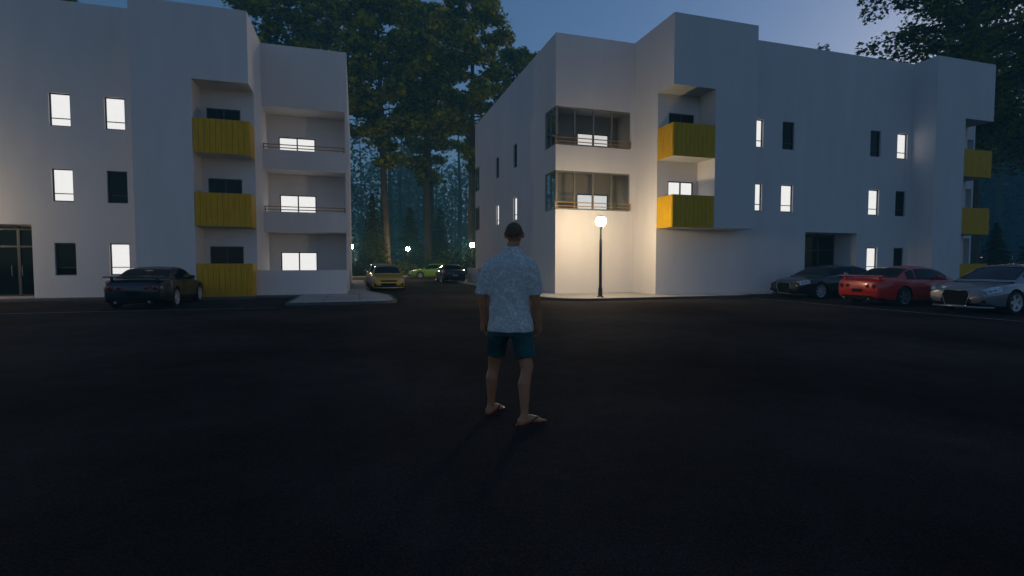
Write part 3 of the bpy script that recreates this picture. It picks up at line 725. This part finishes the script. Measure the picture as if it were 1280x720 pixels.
    for sg in (-1,1):
        for (a,b) in c.side_glass:
            w=MB(); patch(w,sidept(sg,.006),lin(a,b,12),lin(.10,.93,6)); w.build('side_window',M['carglass'],root,smooth=180)
        w=MB(); patch(w,sidept(sg,.009),lin(c.side_glass[0][0]-.02,c.side_glass[-1][1]+.02,16),[.03,.085]); w.build('window_trim',M['chrome'] if style!='coupe' else M['blacktrim'],root,smooth=180)
        for (a,b) in c.doors:
            d=MB(); patch(d,lambda x,q:(x,sg*c.side(x,q,.005)[0],c.side(x,q,.005)[1]),lin(a,b,8),[2.6,3,3.5,4,4.5,5,5.5,6,6.5,7,7.6])
            do=d.build('door',body,root,smooth=60)
            hx=a+.14; y,z=c.side(hx,6.4,.012); h=MB(); h.box(hx-.09,hx+.09,sg*y-.012,sg*y+.012,z-.012,z+.014); h.build('handle',body,do)
        # sill strip
        d=MB(); patch(d,lambda x,q:(x,sg*c.side(x,q,.012)[0],c.side(x,q,.012)[1]),lin(-c.wr+c.r+.08,c.wf-c.r-.08,8),[1.9,2.4,2.9]); d.build('side_sill',body,root,smooth=60)
        # mirror
        mx=c.ws[0]-.22; wb,zb,*_=c.cab(mx); mm=MB(); mm.ellipsoid((mx,sg*(wb+.13),zb+.09),(.075,.115,.065),12,8); mm.tube([(mx,sg*(wb-.03),zb+.03),(mx,sg*(wb+.08),zb+.07)],.025,6)
        mm.build('wing_mirror',M['chrome'] if style=='sedan' else body,root,smooth=60)
    # wheels
    tm,rm,bd=wheel_meshes(c.r,.215,c.spokes,c.rim)
    for wx in (c.wf,-c.wr):
        for sg in (-1,1):
            e=link('wheel',None,root,(wx,sg*(c.W/2-.105),c.r),0 if sg>0 else math.pi); e.empty_display_size=.1
            for q_,nm in ((tm,'tyre'),(rm,'rim'),(bd,'brake_disc')): link(nm,q_,e)
    # front end
    xf=c.xf+.055; zt=smooth_tab(c.top,c.xf); hw=c.W/2*.84*.90
    zc=zt-.17
    for sg in (-1,1):
        h=MB()
        def hp(x,q): y,z=c.side(x,q,.008); return (x,sg*y,z)
        patch(h,hp,lin(c.xf-c.hl,c.xf-.01,8),lin(6.2,8.6,6)); 
        ho=h.build('headlight',M['headlens'],root,smooth=180)
        l=MB()
        for dx in (.12,.24):
            y,z=c.side(c.xf-dx,7.4,.004); l.ellipsoid((c.xf-dx,sg*y,z),(.06,.04,.05),10,6)
        l.build('bulb_reflector',M['chrome'],ho,smooth=180)
    if style=='sedan':
        g=MB(); pts=[(-.30,zc+.14),(.30,zc+.14),(.36,zc+.02),(.27,zc-.30),(-.27,zc-.30),(-.36,zc+.02)]
        vs=[(xf+.012,y,z) for y,z in pts]+[(xf-.06,y,z) for y,z in pts]; nn=6
        g.add(vs,[tuple(range(nn))]+[(i,nn+i,nn+(i+1)%nn,(i+1)%nn) for i in range(nn)])
        go=g.build('grille',M['blacktrim'],root)
        s_=MB()
        for i in range(9): 
            z=zc-.27+.045*i; yy=.27+.09*min(1,(z-zc+.30)/.32) if z<zc+.02 else .33
            s_.box(xf+.008,xf+.018,-yy,yy,z-.004,z+.004)
        s_.build('slats',M['blacktrim'],go)
        fr=MB(); fr.tube([(xf+.014,y,z) for y,z in pts+pts[:1]],.013,6); fr.build('surround',M['chrome'],go,smooth=180)
    else:
        g=MB(); g.box(xf-.05,xf+.006,-.42,.42,zc+.03,zc+.11); g.build('grille',M['blacktrim'],root)
    b=MB(); b.box(xf-.08,xf+.004,-.40,.40,c.zb+.13,c.zb+.25)
    bo2=b.build('bumper_intake',M['blacktrim'],root)
    for sg in (-1,1):
        b=MB(); b.box(c.xf-.1,xf-.002,sg*.62-.11,sg*.62+.11,c.zb+.14,c.zb+.24); b.build('side_intake',M['blacktrim'],root)
    b=MB(); b.tube([(c.xf-.25,-c.W/2*.86,c.zb+.02),(xf-.03,-hw*.9,c.zb+.02),(xf+.02,0,c.zb+.02),(xf-.03,hw*.9,c.zb+.02),(c.xf-.25,c.W/2*.86,c.zb+.02)],.03,6); b.build('front_lip',body,root,smooth=60)
    # rear end
    xr=c.xr-.055; ztr=smooth_tab(c.top,c.xr)
    if style=='coupe':
        for yy,rr in ((.60,.085),(.37,.07)):
            for sg in (-1,1):
                t=MB(); t.lathe([(.0001,-.02),(rr*.85,-.018),(rr,-.005),(rr,.05)],22,c=(xr,sg*yy,ztr-.20),axis='x'); to=t.build('tail_light',M['tail'],root,smooth=50)
                t=MB(); t.lathe([(.0001,-.025),(rr*.38,-.025),(rr*.42,.0)],16,c=(xr,sg*yy,ztr-.20),axis='x'); t.build('lens',M['blacktrim'],to,smooth=50)
    else:
        for sg in (-1,1):
            t=MB()
            def tp(x,q): y,z=c.side(x,q,.008); return (x,sg*y,z)
            patch(t,tp,lin(c.xr+.01,c.xr+.28,6),lin(6.0,8.4,5)); t.box(xr-.008,xr+.03,sg*.55-.14,sg*.55+.14,ztr-.24,ztr-.12); t.build('tail_light',M['tail'],root,smooth=40)
    p=MB(); p.box(xr-.012,xr+.02,-.19,.19,ztr-.42,ztr-.31); p.build('number_plate',M['plate'] if style!='coupe' else M['blacktrim'],root)
    p=MB(); p.box(xr-.006,xr+.06,-.55,.55,c.zb+.06,c.zb+.18); p.build('rear_diffuser',M['blacktrim'],root)
    for sg in (-1,1):
        e=MB(); e.lathe([(.03,-.04),(.045,-.04),(.045,.1),(.03,.1)],14,c=(xr-.01,sg*.45,c.zb+.07),axis='x'); e.build('exhaust',M['chrome'],root,smooth=40)
    if c.spoiler:
        sp=MB(); z=ztr+.12
        A=[(-.14,z+.02),(-.05,z+.045),(.10,z+.02),(.10,z),(-.14,z-.002)]; yy=c.W/2-.10
        vs=[(c.xr+.16+x,-yy,z_) for x,z_ in A]+[(c.xr+.16+x,yy,z_) for x,z_ in A]
        sp.add(vs,[(4,3,2,1,0),(5,6,7,8,9)]+[(i,(i+1)%5,5+(i+1)%5,5+i) for i in range(5)])
        so_=sp.build('spoiler',body,root)
        for sg in (-1,1):
            q=MB(); q.box(c.xr+.10,c.xr+.22,sg*.62-.02,sg*.62+.02,ztr-.05,z+.005); q.build('strut',body,so_)
    return root
def coupe(L=4.55,W=1.82,H=1.34,rim=None,spoiler=True,spokes=5):
    return Car(L=L,W=W,zb=.17,r=.325,wf=1.30,wr=1.32,cx=-.1,spoiler=spoiler,spokes=spokes,rim=rim or M['alloy'],hl=.34,
        top=[(-2.3,.86),(-2.1,.95),(-1.5,.95),(-.8,.93),(.6,.90),(1.0,.88),(1.7,.80),(2.1,.71),(2.28,.62)],
        roof=[(-1.72,.90),(-1.45,.99),(-.95,H-.09),(-.55,H-.015),(-.1,H),(.25,H-.03),(.55,H-.12),(1.15,.885),(1.2,.86)],
        ws=(.42,1.08),rw=(-1.52,-.86),side_glass=[(-1.10,-.74),(-.68,.80)],doors=[(-.62,.88)])
def sedan(L=4.65,W=1.84,H=1.43,rim=None,spokes=7):
    return Car(L=L,W=W,zb=.17,r=.33,wf=1.38,wr=1.30,cx=-.1,spoiler=False,spokes=spokes,rim=rim or M['alloy'],hl=.42,
        top=[(-2.33,.92),(-2.1,1.0),(-1.5,1.0),(-.8,.97),(.6,.94),(1.0,.92),(1.7,.85),(2.1,.77),(2.33,.68)],
        roof=[(-1.85,.95),(-1.6,1.05),(-1.1,H-.10),(-.7,H-.02),(-.2,H),(.2,H-.03),(.5,H-.12),(1.2,.925),(1.26,.9)],
        ws=(.40,1.12),rw=(-1.66,-1.0),side_glass=[(-1.38,-.56),(-.50,.82)],doors=[(-.98,-.53),(-.50,.93)])
def hatch(L=4.3,W=1.8,H=1.46):
    c=sedan(L,W,H); c.top=[(-2.15,.95),(-2.0,1.02),(-.8,.98),(.6,.94),(1.0,.92),(1.6,.86),(1.95,.78),(2.15,.68)]
    c.roof=[(-2.12,.95),(-2.0,1.06),(-1.55,H-.11),(-1.2,H-.03),(-.5,H),(.1,H-.03),(.4,H-.12),(1.15,.925),(1.2,.9)]; c.rw=(-2.04,-1.45); c.side_glass=[(-1.55,-.60),(-.54,.76)]; c.wf=1.28;c.wr=1.22; c.doors=[(-.9,-.56),(-.53,.85)]
    return c
P_={'black':paint('black_paint',(.003,.0035,.006),.0,.4),'gun':paint('gunmetal_paint',(.014,.013,.012),.3),'red':paint('red_paint',(.60,.028,.02),.05),
    'silver':paint('silver_paint',(.22,.235,.26),.4,.25),'yellow':paint('yellow_paint',(.66,.40,.03),.0),'green':paint('green_paint',(.22,.42,.03),.0),
    'blue':paint('dark_blue_paint',(.02,.03,.06),.4),'white':paint('white_paint',(.5,.5,.5),.0)}
def place(o,x,y,face):   # face: heading angle of the car's nose, 0 = +X
    o.location=(x,y,.005); o.rotation_euler=(0,0,R(face)); return o
place(make_car('coupe','black coupe with round red tail lights and a rear spoiler near the yellow balcony','car',coupe(),P_['black'],'coupe'),-6.66,20.95,90)
place(make_car('sedan','dark gunmetal sedan with a chrome mirror parked left of the red coupe','car',sedan(H=1.40),P_['gun'],'sedan'),19.45,17.15,180)
place(make_car('coupe','red coupe with a rear spoiler parked tail first between two sedans','car',coupe(rim=M['alloydark'],H=1.36),P_['red'],'coupe'),18.95,13.5,0)
place(make_car('sedan','silver sedan with a large black grille, nearest car at the right edge','car',sedan(spokes=5),P_['silver'],'sedan'),19.25,10.6,180)
place(make_car('coupe','yellow coupe facing the viewer beside the left pavement','car',coupe(spoiler=False,W=1.78,H=1.36),P_['yellow'],'coupe'),1.62,29.8,-90)
place(make_car('hatchback','white hatchback parked behind the yellow coupe','car',hatch(),P_['white'],'sedan'),1.55,35.2,-90)
place(make_car('hatchback','lime green hatchback seen side on below the thick lamp lit trunk','car',hatch(4.5),P_['green'],'sedan'),7.3,51.8,180)
place(make_car('sedan','dark blue sedan seen from behind next to the low garden wall','car',sedan(H=1.40,W=1.8),P_['blue'],'sedan'),7.15,40.6,90)
# ------------------------------------------------------------------ the man
def loft(mb,secs,n=28,rot=0.):
    k0=len(mb.v)
    for (z,cx,cy,rx,ry) in secs:
        for j in range(n):
            a=2*math.pi*j/n; ca,sa=math.cos(a),math.sin(a)
            ex=math.copysign(abs(ca)**.85,ca)*rx; ey=math.copysign(abs(sa)**.85,sa)*ry
            c,s_=math.cos(rot),math.sin(rot); mb.v.append((cx+ex*c-ey*s_,cy+ex*s_+ey*c,z))
    m=len(secs)
    for i in range(m-1):
        for j in range(n): mb.f.append((k0+i*n+j,k0+i*n+(j+1)%n,k0+(i+1)*n+(j+1)%n,k0+(i+1)*n+j)); mb.mi.append(0)
    mb.f.append(tuple(k0+j for j in range(n-1,-1,-1))); mb.mi.append(0); mb.f.append(tuple(k0+(m-1)*n+j for j in range(n))); mb.mi.append(0)
def fuse(mb,name,voxel,material,smooth_it=4,disp=None):
    me=mb.mesh('tmp',material); bm=bmesh.new(); bm.from_mesh(me); bmesh.ops.recalc_face_normals(bm,faces=bm.faces); bm.to_mesh(me); bm.free()
    o=bpy.data.objects.new('tmp',me); COL.objects.link(o)
    r=o.modifiers.new('r','REMESH'); r.mode='VOXEL'; r.voxel_size=voxel
    s_=o.modifiers.new('s','SMOOTH'); s_.factor=.5; s_.iterations=smooth_it
    dg=bpy.context.evaluated_depsgraph_get(); dg.update()
    out=bpy.data.meshes.new_from_object(o.evaluated_get(dg)); bpy.data.objects.remove(o)
    out.name=name
    if disp:
        bm=bmesh.new(); bm.from_mesh(out); bm.normal_update()
        for v in bm.verts: v.co+=v.normal*disp(v.co)
        bm.to_mesh(out); bm.free()
    out.materials.clear(); out.materials.append(material)
    out.polygons.foreach_set('use_smooth',[True]*len(out.polygons)); out.update(); return out
M['skin']=mat('tanned_skin',(.50,.20,.09),.5,var=.12,vscale=9,bump=.08,bscale=120)
M['hair']=mat('cropped_brown_hair',(.13,.085,.045),.8,var=.35,vscale=60,bump=.6,bscale=220)
M['shorts']=mat('teal_shorts',(.006,.065,.062),.8,var=.8,vscale=4,bump=.15,bscale=60)
M['flip']=mat('dark_flip_flop',(.07,.016,.014),.6)
M['eye']=mat('eye_white',(.6,.58,.55),.2)
def shirtmat():
    m,nt,b=_nt('pale_floral_shirt'); N=nt.nodes; L=nt.links; tc=N.new('ShaderNodeTexCoord')
    nz=N.new('ShaderNodeTexNoise'); nz.inputs['Scale'].default_value=9; nz.inputs['Detail'].default_value=3; L.new(tc.outputs['Object'],nz.inputs['Vector'])
    ad=N.new('ShaderNodeVectorMath'); ad.operation='MULTIPLY_ADD'; ad.inputs[1].default_value=(.3,.3,.3); L.new(nz.outputs['Color'],ad.inputs[0]); L.new(tc.outputs['Object'],ad.inputs[2])
    v=N.new('ShaderNodeTexVoronoi'); v.feature='DISTANCE_TO_EDGE'; v.inputs['Scale'].default_value=30; L.new(ad.outputs[0],v.inputs['Vector'])
    v2=N.new('ShaderNodeTexNoise'); v2.inputs['Scale'].default_value=26; v2.inputs['Detail'].default_value=4; L.new(tc.outputs['Object'],v2.inputs['Vector'])
    mm=N.new('ShaderNodeMath'); mm.operation='MULTIPLY_ADD'; mm.inputs[1].default_value=2.6; L.new(v.outputs['Distance'],mm.inputs[0]); L.new(v2.outputs['Fac'],mm.inputs[2])
    cr=N.new('ShaderNodeValToRGB'); e=cr.color_ramp.elements; e[0].position=.50; e[0].color=(.90,.84,.76,1); e[1].position=.74; e[1].color=(.54,.53,.50,1)
    L.new(mm.outputs[0],cr.inputs[0]); L.new(cr.outputs[0],b.inputs['Base Color']); b.inputs['Roughness'].default_value=.85; b.inputs['Specular IOR Level'].default_value=.2
    return m
M['shirt']=shirtmat()
def make_person():
    root=thing('person','person standing back turned in a pale floral shirt, teal shorts and flip flops','person',(1.343,4.42,.004),-R(16.9))
    b=MB()
    AL=Vector((-.200,.185,.09)); AR=Vector((.108,-.170,.09)); KL=Vector((-.172,.135,.49)); KR=Vector((.128,-.105,.50)); HL=Vector((-.105,.02,.90)); HR=Vector((.075,-.02,.90))
    for A,K,H,fv in ((AL,KL,HL,(.54,.84)),(AR,KR,HR,(.85,.53))):
        f=Vector((fv[0],fv[1],0)); s_=Vector((fv[1],-fv[0],0))
        cal=A.lerp(K,.68)-f*.018
        b.tube([H+Vector((0,0,.04)),H.lerp(K,.35),H.lerp(K,.75),K+f*.008,K.lerp(A,.12),cal,A.lerp(K,.33)-f*.006,A.lerp(K,.10),A-Vector((0,0,.03))],[.092,.082,.064,.056,.051,.057,.043,.034,.036],18)
        b.ellipsoid(A+Vector((0,0,-.002)),(.039,.037,.035))
        # foot
        h=A-f*.035; h.z=.045
        b.ellipsoid(h,(.036,.036,.042)); 
        b.tube([h+f*.01,A+f*.06+Vector((0,0,-.03)),A+f*.12+Vector((0,0,-.048)),A+f*.165+Vector((0,0,-.058))],[.036,.038,.033,.024],14)
        for i,(o,l,r_) in enumerate(((-.034,.205,.0145),(-.012,.21,.0115),(.008,.202,.011),(.025,.19,.0105),(.040,.175,.010))):
            o=o if fv[0]<.7 else o; p=A+s_*o*-1*(1 if fv==(.54,.84) else -1)*-1
            p.z=.035; b.tube([p+f*.12,p+f*(l-.03)+Vector((0,0,-.002)),p+f*l+Vector((0,0,-.010))],[r_*1.15,r_,r_*.9],8); q_=p+f*l; b.ellipsoid((q_.x,q_.y,.025),(r_,r_,r_*.9),8,6)
            # web to the forefoot
            b.tube([A+f*.10+Vector((0,0,-.045)),p+f*.135],[.02,r_*1.2],8)
    tr=R(-10)
    loft(b,[(.84,-.018,0,.155,.105),(.92,-.018,0,.165,.11),(1.05,-.022,0,.150,.10),(1.2,-.022,0,.165,.105),(1.36,-.015,-.005,.185,.105),(1.44,-.012,-.005,.15,.085),(1.50,-.004,0,.08,.07),(1.55,.004,.008,.058,.062),(1.62,.014,.018,.056,.060)],24,tr)
    # head: skull, jaw, nose, ears
    hc=Vector((.020,.032,1.695)); ya=R(-9)
    def hp(x,y,z): return Vector((hc.x+x*math.cos(ya)-y*math.sin(ya),hc.y+x*math.sin(ya)+y*math.cos(ya),hc.z+z))
    b.ellipsoid(hp(0,-.012,.012),(.076,.092,.092),20,14); b.ellipsoid(hp(0,.022,-.045),(.060,.066,.066),16,12); b.ellipsoid(hp(0,.050,-.085),(.038,.036,.026),14,10)
    b.tube([hp(0,.086,.008),hp(0,.102,-.028),hp(0,.094,-.040)],[.008,.013,.012],8); b.ellipsoid(hp(0,.083,-.063),(.024,.012,.011),10,6)
    for sg in (-1,1):
        b.ellipsoid(hp(sg*.081,-.002,-.008),(.012,.017,.031),12,8); b.ellipsoid(hp(sg*.083,-.008,.008),(.013,.014,.018),10,8); b.tube([hp(sg*.018,.080,.022),hp(sg*.045,.074,.022)],.009,6)
    # arms and hands
    for S,E,W_,sg in ((Vector((-.185,.0,1.43)),Vector((-.268,.005,1.15)),Vector((-.262,.095,.905)),-1),(Vector((.160,-.035,1.43)),Vector((.212,-.03,1.145)),Vector((.246,.04,.895)),1)):
        fa=(W_-E); b.tube([S,S.lerp(E,.4),S.lerp(E,.85),E,E+fa*.22,E+fa*.6,W_],[.056,.050,.042,.041,.043,.034,.027],16)
        d=Vector((0.02*sg*-1,.30,-1)).normalized(); inn=Vector((-sg,0.25,0)).normalized(); fw=Vector((0.25*sg,1,.3)).normalized()
        pc=W_+d*.05
        b.tube([W_,W_+d*.03,W_+d*.075,W_+d*.10],[.027,.031,.036,.030],12)
        for o in (-.026,-.009,.009,.026): b.tube([W_+d*.03+fw*o*.7,W_+d*.10+fw*o],[.016,.014],8)
        for i,(o,l) in enumerate(((.030,.072),(.010,.082),(-.010,.076),(-.029,.058))):
            k=W_+d*.098+fw*o; p1=k+d*l*.42+inn*.008; p2=p1+d*l*.28+inn*.020-fw*.002; p3=p2+d*l*.16+inn*.022
            b.tube([W_+d*.07+fw*o*.9,k,p1,p2,p3],[.011,.0105,.0095,.0088,.0075],10)
        t0=W_+d*.025+fw*.024; b.tube([t0,t0+d*.03+fw*.024+inn*.008,t0+d*.06+fw*.030+inn*.016,t0+d*.082+fw*.026+inn*.022],[.015,.0135,.011,.009],10)
    link('body',fuse(b,'body',.0065,M['skin'],3),root)
    # hair cap (short crop following the skull)
    h=MB(); pts=[]; n,m=64,40
    for i in range(m+1):
        th=math.pi*i/m
        for j in range(n):
            a=2*math.pi*j/n; x,y,z=math.sin(th)*math.cos(a)*.0795,math.sin(th)*math.sin(a)*.0955-.012,math.cos(th)*.0955+.012
            pts.append(hp(x,y,z))
    fs=[]
    for i in range(m):
        for j in range(n):
            th=math.pi*(i+.5)/m; a=2*math.pi*(j+.5)/n; y=math.sin(th)*math.sin(a); z=math.cos(th)
            if z>.30-.95*max(0,-y)-.25*abs(math.sin(th)*math.cos(a))**3+.35*max(0,y): fs.append((i*n+j,i*n+(j+1)%n,(i+1)*n+(j+1)%n,(i+1)*n+j))
    h.add(pts,fs); h.build('hair',M['hair'],root,smooth=180)
    for sg in (-1,1):
        e=MB(); e.ellipsoid(hp(sg*.031,.074,.004),(.013,.011,.0095),12,8); e.build('eye',M['eye'],root,smooth=180)
    # shirt
    s=MB()
    loft(s,[(.82,-.010,-.006,.212,.154),(.86,-.010,-.006,.209,.152),(.95,-.016,-.002,.196,.136),(1.08,-.024,0,.180,.122),(1.22,-.022,0,.186,.126),(1.34,-.018,-.004,.200,.130),(1.41,-.014,-.006,.203,.122),(1.455,-.012,-.005,.182,.108),(1.49,-.008,-.002,.148,.096),(1.525,-.002,.002,.105,.086),(1.555,.003,.006,.074,.077),(1.575,.005,.008,.068,.072)],36,tr)
    s.tube([(-.13,.0,1.42),(-.192,.002,1.395),(-.238,.004,1.30),(-.262,.006,1.20),(-.270,.010,1.152)],[.080,.079,.072,.066,.068],18)
    s.tube([(.115,-.03,1.42),(.164,-.034,1.395),(.192,-.034,1.30),(.207,-.032,1.20),(.213,-.028,1.152)],[.078,.077,.070,.064,.066],18)
    s.tube([(-.05,-.045,1.575),(0,-.065,1.568),(.055,-.042,1.575),(.075,.02,1.565),(.04,.075,1.54),(-.03,.075,1.54),(-.065,.02,1.565),(-.05,-.045,1.575)],.013,8)
    def folds(p):
        w=max(0,min(1,(1.42-p.z)/.3))
        return .0045*w*math.sin(p.x*26+p.z*11+2*math.sin(p.z*9))*math.sin(p.z*7+p.x*5+1)+.003*w*math.sin(p.z*34+p.x*16+1.5*math.sin(p.x*20))
    link('shirt',fuse(s,'shirt',.0075,M['shirt'],12,folds),root)
    # shorts
    s=MB()
    for H,K,zb,r0,r1 in ((HL,KL,.595,.112,.094),(HR,KR,.585,.103,.096)):
        t=(H.z-zb)/(H.z-K.z); e=H.lerp(K,t); s.tube([H+Vector((0,0,.03)),H.lerp(e,.4),H.lerp(e,.8),e],[r0*.86,r0*.94,r1,r1],20)
    loft(s,[(.78,-.018,0,.172,.118),(.86,-.018,0,.168,.116),(.95,-.018,0,.155,.108)],28,tr)
    link('shorts',fuse(s,'shorts',.0075,M['shorts'],3,lambda p:.004*math.sin(p.z*30+p.x*25)*math.sin(p.x*30)),root)
    # flip flops
    for A,fv in ((AL,(.54,.84)),(AR,(.85,.53))):
        f=Vector((fv[0],fv[1],0)); s_=Vector((fv[1],-fv[0],0)); o=MB(); poly=[]
        for (u,v) in ((-.085,0),(-.075,.03),(-.02,.037),(.06,.038),(.13,.05),(.185,.045),(.215,.02),(.22,-.005),(.21,-.035),(.17,-.048),(.12,-.05),(.05,-.04),(-.03,-.038),(-.075,-.03)):
            p=A+f*u+s_*v; poly.append((p.x,p.y))
        o.prism(poly[::-1],0,.020); fo=o.build('flip_flop',M['flip'],root)
        st=MB(); t=A+f*.158; a=A+f*.06+s_*.042; c=A+f*.06-s_*.042
        for q,sd in ((a,1),(c,-1)):
            mid=A+f*.115+s_*.028*sd; st.tube([(q.x,q.y,.018),(q.x,q.y,.05),(mid.x,mid.y,.068),(t.x,t.y,.055),(t.x,t.y,.02)],.0065,8)
        st.build('strap',M['flip'],fo,smooth=180)
    return root
make_person()
